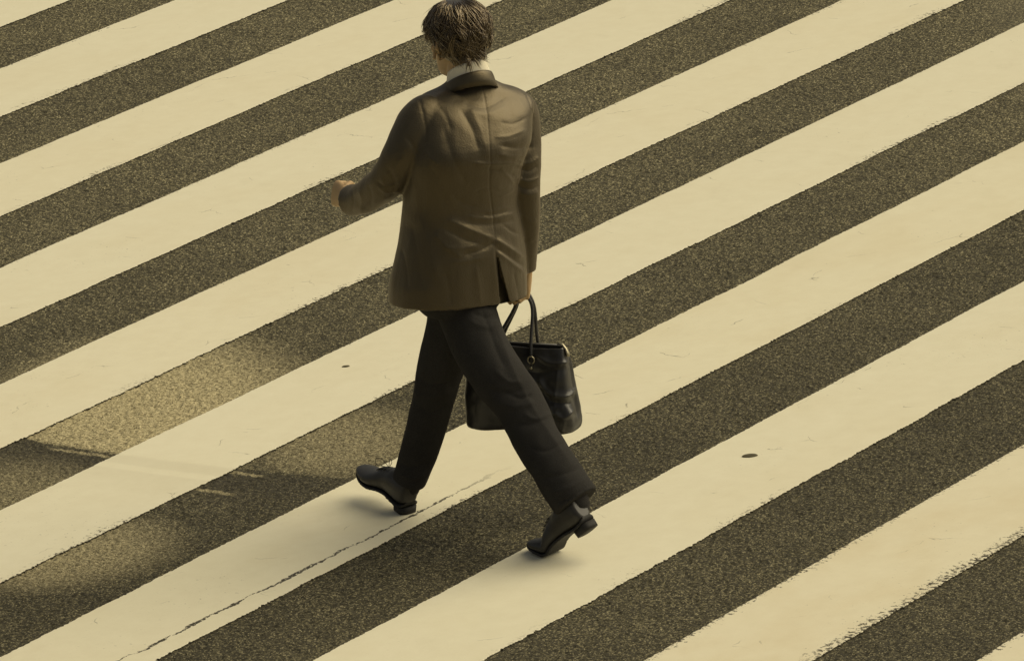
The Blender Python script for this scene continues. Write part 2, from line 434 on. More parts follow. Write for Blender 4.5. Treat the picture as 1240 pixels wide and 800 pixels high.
def build_stripe(n, mat):
    (k0, b0), (k1, b1) = LINES[n]
    uc = 2.0                                  # visible middle along the stripe
    u = np.concatenate([np.arange(-9, -2.6, .2), np.arange(-2.6, 8.6, .0035), np.arange(8.6, 14, .2)])
    v0 = k0 * u + b0 + fractal_edge(u, n, .0034, .006)
    v1 = k1 * u + b1 + fractal_edge(u, n + .5, .0022, .005)
    N = len(u); zt, zb = .0036, -.004
    D = np.array(DIR); Nn = np.array(NRM)
    rows = []
    for v, z in ((v0, zb), (v0 + .0006, zt - .0008), (v0 + .003, zt), (v1 - .003, zt), (v1 - .0006, zt - .0008), (v1, zb)):
        p = u[:, None] * D + v[:, None] * Nn; p[:, 2] = z; rows.append(p)
    co = np.vstack(rows)
    i = np.arange(N - 1)
    q = []
    for r in range(5):
        q.append(np.stack([r * N + i, r * N + i + 1, (r + 1) * N + i + 1, (r + 1) * N + i], -1))
    q = np.vstack(q)
    me = bpy.data.meshes.new('painted_stripe')
    me.vertices.add(len(co)); me.vertices.foreach_set('co', co.ravel())
    me.loops.add(len(q) * 4); me.loops.foreach_set('vertex_index', q.ravel().astype(np.int32))
    me.polygons.add(len(q)); me.polygons.foreach_set('loop_start', np.arange(len(q), dtype=np.int32) * 4)
    me.polygons.foreach_set('loop_total', np.full(len(q), 4, np.int32)); me.update(calc_edges=True)
    uvl = me.uv_layers.new(name='stripe')
    cu = co @ D; cv = co @ Nn - (k0 * cu + b0)
    fl = q.ravel(); uvl.data.foreach_set('uv', np.stack([cu[fl], cv[fl]], -1).ravel())
    o = link('painted_stripe', me, mat, road, smooth=False)
    return o

def crack_params():
    (k0, b0) = LINES[3][0]
    pts = [(155, 797), (290, 731), (420, 664), (500, 621), (560, 592), (640, 561)]
    U = []; V = []
    for p in pts:
        g = G(*p); uu = g.dot(DIR); U.append(uu); V.append(g.dot(NRM) - (k0 * uu + b0))
    k = np.polyfit(U, V, 1); return float(k[0]), float(k[1]), min(U), max(U)
PM = [paint_mat('road_paint', seed=1.0), paint_mat('worn_road_paint', tint=(.79, .735, .55), dirt=.55, wear=.9, seed=5.0)]
PMC = paint_mat('cracked_road_paint', crack=crack_params(), tint=(.80, .755, .57), dirt=.35, wear=.2, seed=9.0)
PMB = [paint_mat('clean_road_paint', tint=(.80, .76, .585), dirt=.15, wear=.25, seed=13.0), paint_mat('scuffed_road_paint', tint=(.80, .755, .575), dirt=.25, wear=.42, seed=21.0)]
for n in sorted(LINES):
    mt = PMC if n == 3 else PM[1] if n in (0, 1) else PMB[1] if n in (5, 7) else PMB[0] if n == 4 else PM[0]
    build_stripe(n, mt)

def tar_spot(px, py, rw, rd, label):
    c = G(px, py, .004); mb = MB(); rings = []
    n = 28
    for k, z in ((1.0, .0005), (.93, .0018), (.6, .0026), (.2, .0028)):
        rings.append([Vector((rw * k * math.cos(a) * (1 + .05 * math.sin(3 * a + px)), rd * k * math.sin(a), z)) for a in (i * 2 * math.pi / n for i in range(n))])
    mb.loft(rings)
    o = link('tar_spot', mb.mesh('tar_spot'), M_TAR); o.location = c
    o['label'] = label; o['category'] = 'tar spot'; o['group'] = 'dark spots on the white stripes'
tar_spot(908, 551.5, .025, .018, 'larger dark round spot of tar on the white stripe right of the bag')
tar_spot(419, 443.5, .013, .009, 'small dark spot of tar on the white stripe left of the walking man')

# ------------------------------------------------------------------ the walking man
def axes(psi):                                # psi: degrees turned left of straight away from the camera
    a = R(psi); return Vector((math.cos(a), math.sin(a), 0)), Vector((-math.sin(a), math.cos(a), 0))

def oval(c, a, b, psi, tilt=0.0, n=48, ex=2.3, bb=None, fwdtilt=0.0):
    r, f = axes(psi); pts = []
    for k in range(n):
        t_ = 2 * math.pi * k / n; ct, st = math.cos(t_), math.sin(t_)
        x = math.copysign(abs(ct) ** (2 / ex), ct) * a
        y = math.copysign(abs(st) ** (2 / ex), st) * (b if st > 0 else (bb or b))
        pts.append(Vector(c) + r * x + f * y + Vector((0, 0, tilt * x + fwdtilt * y)))
    return pts

def halfwidth(W, b, psi):
    c2 = math.cos(R(psi)) ** 2; return math.sqrt(max(W * W - b * b * (1 - c2), .0004) / c2)

# torso rings from hem to neck: py of the axis, left px, right px, half depth, turn, side tilt
TORSO = [
    (361, 474, 635, .150, 34, -.10),
    (335, 475, 635, .150, 34, -.09),
    (300, 482, 633, .142, 33, -.08),
    (270, 487, 628, .132, 32, -.08),
    (240, 490, 625, .120, 31, -.08),
    (205, 490, 630, .130, 30, -.08),
    (172, 491, 640, .136, 29, -.09),
    (146, 496, 642, .122, 28, -.12),
    (132, 499, 644, .110, 28, -.13),
    (121, 502, 642, .094, 28, -.14),
    (113, 512, 632, .082, 28, -.13),
    (105, 530, 610, .070, 28, -.09),
    (98, 540, 597, .062, 27, -.05),
    (92, 545, 592, .058, 26, -.03),
]
TY = 0.0
def torso_rings(grow=0.0, squeeze=1.0):
    out = []
    for py, l, r_, b, psi, tl in dense(TORSO, 4):
        W = (r_ - l) / 2 / SCL * squeeze + grow
        b = b * squeeze + grow
        c = P3((l + r_) / 2, py, TY + .080 * float(np.clip((190 - py) / 78, 0, 1)) ** 1.5 + .015 * float(np.clip((py - 200) / 60, 0, 1)))
        out.append(oval(c, halfwidth(W, b, psi), b, psi, tl))
    return out

def limb(rows, k=6, scale=1.0):
    out = []
    for row in dense(rows, k):
        px, py, Y, r1 = row[:4]
        out.append((P3(px, py, Y), r1 * scale))
    return out

L_SLEEVE = [(524, 133, .00, .054), (509, 146, -.035, .065), (490, 184, -.062, .064), (469, 219, -.03, .056), (449, 235, .045, .049), (437, 241, .10, .046), (424, 243, .145, .047)]
R_SLEEVE = [(620, 126, .135, .050), (629, 138, .145, .060), (632, 175, .12, .058), (633, 220, .09, .053), (635, 270, .10, .047), (635, 300, .11, .043), (634, 326, .12, .041)]
R_LEG = [(558, 365, .04, .098), (550, 400, .06, .088), (534, 445, .10, .076), (526, 480, .14, .066), (509, 540, .19, .058), (495, 583, .225, .054)]
L_LEG = [(561, 362, -.02, .086), (575, 403, -.07, .086), (599, 449, -.13, .084), (630, 492, -.18, .076), (651, 535, -.25, .071), (675, 572, -.31, .071), (699, 608, -.36, .073)]

def build_jacket():
    mb = MB()
    tr = torso_rings()
    hem = tr[0]; c0 = sum(hem, Vector()) / len(hem)
    inner = [[c0 + (p - c0) * s + Vector((0, 0, dz)) for p in hem] for s, dz in ((.90, .09), (.90, .0))]
    mb.loft(inner + tr)
    for sl_ in (L_SLEEVE, R_SLEEVE):
        pts = limb(sl_)
        e, r_ = pts[-1]; d = (pts[-1][0] - pts[-2][0]).normalized()
        pts = pts + [(e + d * .001, r_ * .84), (e - d * .03, r_ * .80)]
        mb.tube(pts, 24)
    me = remesh(mb.mesh('suit_jacket'), .0040, 'suit_jacket')
    smooth_mesh(me, 4)
    noise_disp(me, .0040, 8.0, (1, 1, .7))
    S = [
        # seam down the middle of the back
        ([(582, 100), (588, 125), (592, 160), (594, 195), (593, 225), (597, 262), (600, 302)], 1.1, -2.2),
        # yoke pull between the shoulders
        ([(562, 122), (586, 130), (612, 117)], 4, -3.5), ([(566, 132), (588, 139), (616, 127)], 5, 2.2),
        ([(558, 132), (572, 156), (580, 182)], 5, -4.5), ([(570, 132), (582, 158), (588, 180)], 5, 2.5),
        ([(536, 150), (548, 190), (566, 225)], 8, -3.5),
        # under the right arm
        ([(606, 176), (626, 179), (646, 177)], 4, -4.5), ([(604, 187), (622, 190), (640, 186)], 4, 3.5),
        ([(572, 197), (592, 199), (618, 198), (634, 201)], 2.6, 4.5), ([(590, 206), (606, 207), (626, 214)], 4, -4.5),
        ([(606, 204), (616, 214), (622, 224)], 3, 3.0),
        # waist creases
        ([(588, 256.5), (600, 255.5), (614, 251)], 1.8, 1.6), ([(584, 260.5), (598, 259.5), (616, 255)], 1.8, -1.8),
        ([(566, 262), (582, 264.5), (600, 264), (620, 258)], 2.6, 2.6), ([(560, 270), (592, 272), (624, 266)], 5, -2.5),
        ([(604, 268), (614, 263), (621, 259)], 2.0, 2.5),
        # fan of folds into the top of the vent
        ([(542, 266), (572, 279), (598, 290)], 5, 5.0), ([(536, 276), (566, 291), (590, 298)], 5, -4.0),
        ([(562, 309), (584, 302), (599, 293)], 3.4, -5.0), ([(540, 300), (566, 300), (588, 292)], 5, 2.5),
        ([(600, 290), (616, 300), (633, 312)], 4, 6.0), ([(600, 299), (616, 310), (634, 322)], 3.4, -5.0),
        ([(603, 305), (618, 317), (634, 330)], 3.6, 4.0),
        ([(526, 282), (540, 298), (560, 312)], 6, 3.5), ([(507, 258), (519, 296), (530, 340)], 8, 3.5), ([(498, 270), (506, 310), (512, 350)], 7, -3.0),
        # small secondary creases
        ([(576, 232), (590, 228), (606, 232)], 2.0, -2.2), ([(604, 238), (614, 234), (623, 228)], 2.0, 2.6), ([(548, 236), (560, 246), (576, 250)], 3.0, -2.6),
        ([(530, 128), (540, 140), (546, 158)], 3.0, -2.4), ([(520, 200), (532, 224), (540, 250)], 4.0, -2.6), ([(512, 176), (520, 190), (533, 200)], 3.0, 2.4),
        ([(606, 148), (622, 150), (638, 142)], 3.0, -2.0), ([(600, 166), (616, 165), (634, 158)], 2.6, 2.0), ([(610, 272), (620, 280), (631, 284)], 2.4, -2.4),
        ([(548, 318), (566, 316), (586, 312)], 2.6, 2.2), ([(486, 300), (492, 325), (494, 352)], 3.0, -2.4), ([(540, 330), (544, 350), (546, 370)], 4.0, -2.2),
        ([(576, 322), (580, 345), (582, 368)], 4.0, 2.0), ([(622, 330), (626, 346), (628, 362)], 3.0, -2.0),
        ([(456, 220), (468, 226), (484, 224)], 2.2, -3.4), ([(458, 226), (470, 233), (486, 231)], 2.2, 3.2), ([(492, 166), (500, 176), (506, 190)], 3.0, -3.0),
        ([(434, 230), (438, 242), (436, 256)], 2.4, 2.0), ([(425, 226), (428, 242), (426, 258)], 2.0, -1.8),
        # sleeve creases
        ([(624, 214), (640, 220), (654, 214)], 3, 5.0), ([(624, 222), (640, 229), (654, 224)], 3, -4.5),
        ([(628, 203), (640, 207), (652, 200)], 3, -4.0), ([(626, 194), (640, 198), (653, 190)], 3.4, 3.5),
        ([(628, 234), (642, 236), (652, 233)], 3.5, 3.5), ([(632, 262), (642, 268), (650, 266)], 4, 2.5), ([(632, 290), (642, 296), (649, 292)], 4, -2.5),
        ([(470, 204), (478, 222), (474, 240)], 4, -4.0), ([(462, 214), (466, 230), (462, 248)], 4, 3.0), ([(486, 190), (478, 206), (466, 212)], 4, 3.0),
        ([(446, 224), (450, 240), (446, 256)], 4, -2.5),
        # armhole seams
        ([(507, 118), (513, 140), (516, 165), (510, 190)], 1.6, -2.5), ([(634, 108), (643, 128), (646, 152), (643, 174)], 1.4, -2.6),
        # the vent itself
        ([(600.5, 303), (603, 325), (606, 346), (610, 372)], 2.2, -6.0),
    ]
    strokes(me, S, .85)
    # the vent opens into a wedge: push the cloth between its two flaps inward
    co = getco(me); no = getno(me); px, py = project(co)
    view = co - np.array(CAM); view /= np.linalg.norm(view, axis=1)[:, None]
    face = -(no * view).sum(1) > .1
    k = np.clip((py - 306) / 60, 0, 1.3)
    inside = face & (py > 306) & (py < 385) & (px > 601 + 4.5 * k) & (px < 601 + 16 * k)
    co[inside] += np.array(view[inside]) * .034
    # the right flap flares out
    fl = face & (py > 306) & (py < 385) & (px >= 601 + 16 * k) & (px < 640)
    co[fl] -= view[fl] * (.010 * k[fl])[:, None]
    setco(me, co)
    return me

def build_trousers():
    mb = MB()
    pc = P3(557, 340, 0.0)
    r_ = [oval(pc + Vector((0, 0, .06)), .135, .10, 36), oval(pc, .16, .115, 36), oval(pc - Vector((0, 0, .05)), .15, .105, 36), oval(pc - Vector((0, 0, .09)), .115, .085, 36)]
    mb.loft(r_)
    for lg in (R_LEG, L_LEG):
        pts = limb(lg)
        e, rr = pts[-1]; d = (pts[-1][0] - pts[-2][0]).normalized()
        pts = pts + [(e + d * .001, rr * .86), (e - d * .035, rr * .82)]
        mb.tube(pts, 28)
    me = remesh(mb.mesh('trousers'), .0055, 'trousers')
    smooth_mesh(me, 6)
    noise_disp(me, .006, 7.0, (1, 1, .5))
    S = [([(600, 392), (618, 440), (644, 492), (690, 560)], 5, 3.0), ([(590, 470), (612, 476), (636, 470)], 5, -4.0), ([(600, 486), (622, 492), (648, 488)], 5, 3.5),
         ([(622, 512), (640, 514), (662, 506)], 4, -3.5), ([(655, 580), (680, 574), (705, 566)], 4, -3.0), ([(668, 596), (690, 590), (712, 578)], 4, 3.0),
         ([(506, 455), (524, 466), (548, 462)], 4, -3.5), ([(500, 474), (520, 480), (546, 474)], 5, 3.0), ([(482, 560), (498, 566), (518, 560)], 4, -3.0),
         ([(528, 380), (516, 440), (500, 500), (482, 570)], 5, 3.0),
         ([(572, 378), (590, 384), (612, 380)], 4, -4.0), ([(568, 388), (588, 396), (616, 390)], 5, 3.5), ([(584, 372), (600, 420), (612, 446)], 4, -3.0),
         ([(600, 448), (616, 462), (630, 462)], 3, 3.5), ([(612, 474), (630, 482), (644, 478)], 2.6, -4.0), ([(634, 500), (650, 508), (668, 500)], 3, 3.5),
         ([(640, 540), (660, 546), (684, 536)], 3, -3.0), ([(676, 608), (692, 602), (712, 588)], 2.4, -4.0), ([(486, 574), (500, 579), (514, 573)], 2.4, 3.5), ([(508, 492), (522, 500), (540, 490)], 3, -3.5), ([(552, 400), (548, 430), (546, 470)], 4, -3.0)]
    strokes(me, S, 1.3)
    return me

def finger(mb, base, d, n, lens, rad, curls):
    """chain of rings that bends towards n"""
    ax = d.cross(n).normalized(); pts = [(base - d * .018, rad * 1.05), (base, rad * 1.05)]
    p = base.copy(); dirn = d.copy()
    for L, cu, i in zip(lens, curls, range(3)):
        dirn = Matrix.Rotation(R(cu), 3, ax) @ dirn
        for s in (.5, 1.0):
            pts.append((p + dirn * (L * s), rad * (1 - .10 * (i + s))))
        p = p + dirn * L
    pts.append((p + dirn * rad * .55, rad * .45))
    mb.tube(pts, 12)
    return p

def hand(mb, wrist, d, n, thumb, curls, thumbcurl=(25, 25, 20), sc=1.0):
    """d wrist->knuckles, n palm side, thumb: side the thumb leaves from"""
    d = d.normalized(); thumb = (thumb - d * thumb.dot(d)).normalized(); n = (n - d * n.dot(d) - thumb * n.dot(thumb)).normalized()
    rings = []
    for s, w, h in ((-.02, .027, .021), (.0, .028, .020), (.03, .036, .018), (.06, .041, .016), (.085, .041, .0145), (.094, .036, .010)):
        rings.append([wrist + d * s * sc + thumb * (w * sc * math.copysign(abs(math.cos(a)) ** .8, math.cos(a))) + n * (h * sc * math.copysign(abs(math.sin(a)) ** .8, math.sin(a))) for a in (k * 2 * math.pi / 24 for k in range(24))])
    mb.loft(rings)
    for i, (off, L, rad) in enumerate(((.0335, (.042, .025, .020), .0086), (.0115, (.046, .029, .022), .0088), (-.0105, (.043, .027, .021), .0085), (-.0315, (.034, .021, .018), .0076))):
        base = wrist + d * (.086 - abs(off - .008) * .18) * sc + thumb * off * sc
        finger(mb, base, (d + thumb * off * 1.2).normalized(), n, [l * sc for l in L], rad * sc, [c * (1 + .06 * i) for c in curls])
    tb = wrist + d * .028 * sc + thumb * .030 * sc + n * .006
    td = (d * .62 + thumb * .62 + n * .35).normalized()
    finger(mb, tb, td, (n * .7 + d * .25 - thumb * .75).normalized(), [.040 * sc, .030 * sc, .024 * sc], .0102 * sc, thumbcurl)

# head: rings (height above chin, front, back, half width)
HEAD = [(.000, .078, .030, .026), (.010, .090, .012, .042), (.028, .093, -.018, .053), (.055, .094, -.052, .060), (.085, .091, -.076, .066),
        (.112, .087, -.090, .071), (.145, .091, -.098, .0745), (.175, .084, -.095, .071), (.200, .064, -.080, .060), (.217, .036, -.052, .040), (.225, .010, -.020, .014)]
HEAD_PSI = 27.0
HR, HF = axes(HEAD_PSI)
HC = P3(556, 51.5, .095) - Vector((0, 0, .105))   # chin height on the ear axis
NOD = Matrix.Rotation(R(-4), 3, HR)
def hp(x, y, z): return HC + Vector((0, 0, .105)) + NOD @ (HR * x + HF * y + Vector((0, 0, z - .105)))
def head_at(alpha, z, off=0.0):
    """point on the skull: alpha 0 = front, pi = back, positive = his left"""
    zs = [h[0] for h in HEAD]
    fr, bk, hw = (np.interp(z, zs, [h[i] for h in HEAD]) for i in (1, 2, 3))
    cy = (fr + bk) / 2; dy = (fr - bk) / 2
    ca, sa = math.cos(alpha), math.sin(alpha)
    return hp(-(hw + off) * math.copysign(abs(sa) ** .88, sa), cy + (dy + off) * math.copysign(abs(ca) ** .88, ca), z)

FEET = ([(P3(496, 570, .215), .040), (P3(494, 590, .235), .037), (P3(490, 600, .25), .033), (P3(484, 604, .27), .028)],
        [(P3(690, 590, -.345), .044), (P3(699, 612, -.365), .040), (P3(699, 624, -.355), .034), (P3(690, 636, -.335), .026)])
LH_W = P3(422, 239, .15); RH_W = P3(636, 325, .135)
def build_body():
    mb = MB()
    rows = dense(HEAD, 4)
    rings = [[head_at(2 * math.pi * k / 40, r_[0]) for k in range(40)] for r_ in rows]
    for r_ in rings: r_.reverse()
    mb.loft(rings)
    # face
    mb.tube([(hp(0, .084, .118), .007), (hp(0, .094, .100), .009), (hp(0, .106, .080), .0125), (hp(0, .100, .072), .008)], 12)
    for s in (-1, 1):
        mb.ball(hp(s * .011, .094, .075), .008)
        mb.tube([(hp(s * .010, .086, .129), .008), (hp(s * .032, .080, .132), .0085), (hp(s * .052, .062, .128), .007)], 10)
        mb.tube([(hp(s * .018, .088, .0505), .004), (hp(0, .0955, .053), .0065)], 10)
        mb.tube([(hp(s * .016, .088, .0445), .004), (hp(0, .0945, .043), .007)], 10)
        mb.ball(hp(s * .046, .062, .09), .018, .018, .016)
        # ear: rim, lobe and bowl
        rim = []
        for k in range(11):
            a = R(-70 + 250 * k / 10)
            rim.append((hp(s * (.076 + .018 * (0.5 + .5 * math.cos(a + 2.2))), -.004 - .017 * math.cos(a) * -1 - .006, .100 + .031 * math.sin(a)), .0052))
        mb.tube(rim, 10)
        mb.ball(hp(s * .073, -.004, .072), .006, .009, .009)
        mb.ball(hp(s * .074, -.006, .10), .005, .014, .026)
    mb.ball(hp(0, .088, .012), .018, .014, .013)
    # neck, trunk, limbs under the clothes
    nb = P3(569, 104, .072)
    mb.tube([(hp(0, -.018, .085), .054), (hp(0, -.022, .05), .054), (hp(0, -.02, .02), .056), (nb, .057), (nb - Vector((0, -.01, .05)), .056)], 28)
    mb.loft(torso_rings(-.022, .84)[2:-8])
    for rows_, k in ((L_SLEEVE, .68), (R_SLEEVE, .68), (R_LEG[:-1], .6), (L_LEG[:-1], .6)): mb.tube(limb(rows_, scale=k), 20)
    pc = P3(557, 340, 0.0)
    mb.loft([oval(pc + Vector((0, 0, .08)), .11, .08, 36), oval(pc, .12, .08, 36), oval(pc - Vector((0, 0, .04)), .09, .07, 36)])
    # ankles and feet inside the shoes
    for pts in FEET: mb.tube([(p, r0 * .85) for p, r0 in pts], 16)
    # hands
    d = (P3(406, 234, .235) - LH_W).normalized()
    r_, f_ = axes(40)
    hand(mb, LH_W + d * .012, d, r_ * .75 - Vector((0, 0, .45)), Vector((0, 0, 1)) + r_ * .3, (62, 80, 50), (30, 35, 25), .95)
    hand(mb, RH_W, Vector((-.22, .02, -1)), -axes(30)[0], axes(30)[1], (42, 92, 72), (35, 45, 30), .95)
    mb.tube([(P3(634, 318, .12), .029), (RH_W, .026)], 16); mb.tube([(P3(430, 241, .12), .03), (LH_W + d * .012, .027)], 16)
    me = remesh(mb.mesh('person'), .0027, 'person')
    smooth_mesh(me, 1)
    return me

person = link('person', build_body(), M_SKIN)
person['label'] = 'man in a dark suit striding across the zebra crossing with his back to us'
person['category'] = 'person'
for s in (-1, 1):
    mb = MB(); mb.ball(hp(s * .031, .076, .114), .0125); link('eye', mb.mesh('eye'), M_EYE, person)
jacket = link('suit_jacket', build_jacket(), M_JACKET, person)
for pts in FEET:
    mb = MB(); mb.tube(pts, 20); link('sock', mb.mesh('sock'), M_TROUSER, person)
trousers = link('trousers', build_trousers(), M_TROUSER, person)

# shirt collar: a standing band round the neck, slanting down to the front
def band(c_rows, psi, thick, name, mat, parent, ex=2.0, voxel=None):
    """c_rows: [(centre, half width, half depth, fwdtilt, side tilt)] from the bottom to the top, doubled into a shell"""
    mb = MB()
    out = [oval(c, a, b, psi, tl, 40, ex, fwdtilt=ft) for c, a, b, ft, tl in c_rows]
    inn = [oval(c, a - thick, b - thick, psi, tl, 40, ex, fwdtilt=ft) for c, a, b, ft, tl in c_rows]
    mb.loft(out + inn[::-1], False, False)
    n = 40; b0 = 0; k = len(mb.v) - n
    for j in range(n): mb.f.append((k + j, k + (j + 1) % n, (j + 1) % n, j))
    return link(name, mb.mesh(name), mat, parent)
cc = P3(567, 95.5, .072); up = Vector((0, 0, 1))
shirt = band([(cc - up * .03 , .070, .074, -.55, -.05), (cc + up * .0, .066, .069, -.55, -.05), (cc + up * .026, .0625, .0655, -.55, -.05), (cc + up * .033, .061, .064, -.55, -.05)], 27, .006, 'shirt_collar', M_SHIRT, person)
collar = band([(cc - up * .049, .0875, .092, -.50, -.12), (cc - up * .034, .081, .088, -.55, -.10), (cc - up * .014, .076, .083, -.55, -.08), (cc - up * .003, .073, .076, -.55, -.06), (cc - up * .001, .070, .073, -.55, -.06)], 27, .005, 'jacket_collar', M_JACKET, jacket)

# hair: a cap with thousands of tapered locks laid down from the crown
def hairline(al):
    al = abs((al + math.pi) % (2 * math.pi) - math.pi)     # 0 front .. pi back
    return float(np.interp(al, [0, .7, 1.1, 1.35, 1.7, 1.95, 2.4, math.pi], [.178, .168, .140, .112, .104, .062, .032, .029]))
def hair_at(al, z, off=0.0):
    p = head_at(al, z, off)
    if z < .095 and math.cos(al) < 0:         # below the skull the hair lies on the nape
        c = hp(0, -.021, z); k = 1 - z / .095
        q = c + (HR * (-math.sin(al) * (.057 + off)) + HF * (math.cos(al) * (.057 + off)))
        d0 = (p - c).length
        if d0 < .057 + off: p = p.lerp(q, min(1, 3 * k))
    return p
def build_hair():
    mb = MB(); rings = []
    N = 72
    for k in range(15):
        s = k / 14; ring = []
        for j in range(N):
            al = -2 * math.pi * j / N; z0 = hairline(al)
            z = z0 + (.2245 - z0) * (s ** .8)
            off = .002 + .007 * min(1, s * 4)
            p = hair_at(al, z, off); 
            if z > .19: p = p + Vector((0, 0, (z - .19) * .35))
            ring.append(p)
        rings.append(ring)
    mb.loft(rings, False, True)
    rnd = random.Random(5)
    def lock(al, z0, length, drift, w, lift0, lift1):
        pts = []; K = 7
        for i in range(K):
            q = i / (K - 1)
            z = z0 - length * q; a = al + drift * q + .05 * math.sin(q * 5 + al * 9)
            zz = max(z, hairline(a) - .012 * q)
            off = lift0 + (lift1 - lift0) * q + .002 * math.sin(q * 6 + z0 * 90)
            p = hair_at(a, max(zz, .005), off)
            if zz > .19: p = p + Vector((0, 0, (zz - .19) * .35))
            ww = w * (0.35 + .65 * math.sin(math.pi * min(1, q * 1.1 + .12))) * (1.0 if q < .7 else (1 - (q - .7) / .3 * .85))
            pts.append((p, ww, ww * .45))
        out = (pts[3][0] - (HC + Vector((0, 0, .11)))).normalized()
        mb.tube(pts, 5, flat=out.cross(Vector((0, 0, 1))) + Vector((.001, 0, 0)))
    for _ in range(600):                      # short under-layer
        al = rnd.uniform(-math.pi, math.pi); zl = hairline(al)
        z0 = zl + (.224 - zl) * rnd.uniform(.10, 1.0) ** .75
        lock(al, z0, rnd.uniform(.03, .06), rnd.gauss(.08, .12) + .15 * math.sin(al), rnd.uniform(.0014, .003), rnd.uniform(.006, .012), rnd.uniform(.009, .014))
    for _ in range(430):                      # tousled tufts: strands that share a direction and spread at their tips
        al = rnd.uniform(-math.pi, math.pi); zl = hairline(al)
        z0 = zl + (.224 - zl) * rnd.uniform(.22, 1.0) ** .7
        dr = rnd.gauss(.06, .30) + .22 * math.sin(al); ln = rnd.uniform(.035, .075)
        l0 = rnd.uniform(.010, .015); l1 = rnd.uniform(.012, .030) * (1 if z0 > .09 else .55)
        for _k in range(rnd.randint(4, 8)):
            lock(al + rnd.gauss(0, .045), min(z0 + rnd.gauss(0, .006), .2245), ln * rnd.uniform(.75, 1.15), dr + rnd.gauss(0, .07), rnd.uniform(.0011, .0027), l0 + rnd.uniform(-.003, .002), l1 + rnd.uniform(-.005, .003))
    for _ in range(90):                       # crown
        al = rnd.uniform(-math.pi, math.pi)
        lock(al, .2245, rnd.uniform(.03, .08), rnd.gauss(.12, .3), rnd.uniform(.0012, .0022), .014, rnd.uniform(.018, .034))
    return mb.mesh('hair')
hair = link('hair', build_hair(), M_HAIR, person)

# ------------------------------------------------------------------ shoes
SHOE = [  # x from the back, half width, bottom, top, centre shift
    (.000, .022, .016, .088, 0), (.008, .031, .008, .098, 0), (.030, .036, .004, .102, 0), (.060, .036, .006, .100, 0), (.085, .035, .010, .098, .001),
    (.115, .034, .012, .086, .002), (.145, .039, .010, .074, .004), (.175, .044, .004, .060, .005), (.205, .045, .002, .049, .004), (.235, .041, .003, .042, .002),
    (.262, .033, .006, .036, 0), (.282, .022, .010, .030, -.001), (.292, .010, .014, .024, -.001)]
def shoe_ring(x, w, zb, zt, sh, n=28):
    pts = []
    for k in range(n):
        a = 2 * math.pi * k / n; ca, sa = math.cos(a), math.sin(a)
        e = .62 if sa < 0 else .86
        y = w * math.copysign(abs(ca) ** (.7 if sa < 0 else .95), ca) * (1 if sa < 0 else (1 - .14 * sa))
        zz = (zb + zt) / 2 + (zt - zb) / 2 * math.copysign(abs(sa) ** e, sa)
        pts.append((x, y + sh, zz))
    return pts

def build_shoe(T, bend, lace):
    """T maps shoe space to the world; bend turns up everything behind the ball of the foot"""
    def tr(p):
        x, y, z = p
        if bend:
            bx = .195; 
            s = np.clip((bx + .03 - x) / .07, 0, 1); ang = R(bend) * s * s * (3 - 2 * s)
            dx = x - bx
            if dx < .03:
                x, z = bx + dx * math.cos(ang) + z * math.sin(ang), -dx * math.sin(ang) + z * math.cos(ang)
        return T @ Vector((x, y, z))
    def sub(mb, voxel, name, mat, parent, it=2):
        if voxel:
            me = remesh(mb.mesh(name), voxel, name); smooth_mesh(me, it)
        else: me = mb.mesh(name)
        me.transform(Matrix.Identity(4))
        co = getco(me); setco(me, np.array([tr(c) for c in co]))
        return link(name, me, mat, parent)
    mb = MB(); S = dense([(x, w * 1.0, a, b * 1.04, c) for x, w, a, b, c in SHOE], 3)
    mb.loft([shoe_ring(x, w, zb + .007, zt, sh)[::-1] for x, w, zb, zt, sh in S])
    # tongue and facing
    mb.tube([((.10, .002, .088), .018, .010), ((.130, .003, .083), .017, .008), ((.16, .004, .070), .014, .006)], 14, flat=(0, 1, 0))
    # topline roll and toecap seam
    shoe = sub(mb, .003, 'shoe', M_LEATHER, person, 3)
    mb = MB(); mb.loft([[(x, (y - sh) * 1.02 + sh, zb + (.010 if zi > 0 else .001)) for (y, zi) in
                 [(w * math.copysign(abs(math.cos(a)) ** .7, math.cos(a)) + sh, math.sin(a)) for a in (k * 2 * math.pi / 20 for k in range(20))]][::-1] for x, w, zb, zt, sh in S])
    sub(mb, .0028, 'sole', M_SOLE, shoe, 2)
    mb = MB(); mb.loft([[(.034 + .034 * s * math.copysign(abs(math.cos(a)) ** .6, math.cos(a)) - .004, .031 * s * math.copysign(abs(math.sin(a)) ** .7, math.sin(a)), z) for a in (k * 2 * math.pi / 24 for k in range(24))] for s, z in ((.96, -.016), (.98, -.008), (1.0, .006))])
    sub(mb, None, 'heel', M_SOLE, shoe)
    mb = MB()
    for x, z in ((.118, .092), (.132, .088), (.146, .082), (.158, .075)):
        mb.tube([((x - .003, -.017, z - .004), .0016), ((x, .003, z + .002), .0016), ((x + .003, .022, z - .004), .0016)], 6)
    if lace:
        pts = dense([(.12, .003, .093), (.145, .012, .112), (.170, .018, .106), (.160, .022, .090), (.13, .010, .093)], 5)
        mb.tube([(Vector(p), .0010) for p in pts], 6)
        pts = dense([(.12, .003, .095), (.140, -.012, .108), (.150, -.020, .104), (.140, -.02, .096), (.125, -.004, .093)], 5)
        mb.tube([(Vector(p), .0010) for p in pts], 6)
    sub(mb, None, 'shoelace', M_LACE, shoe)
    return shoe

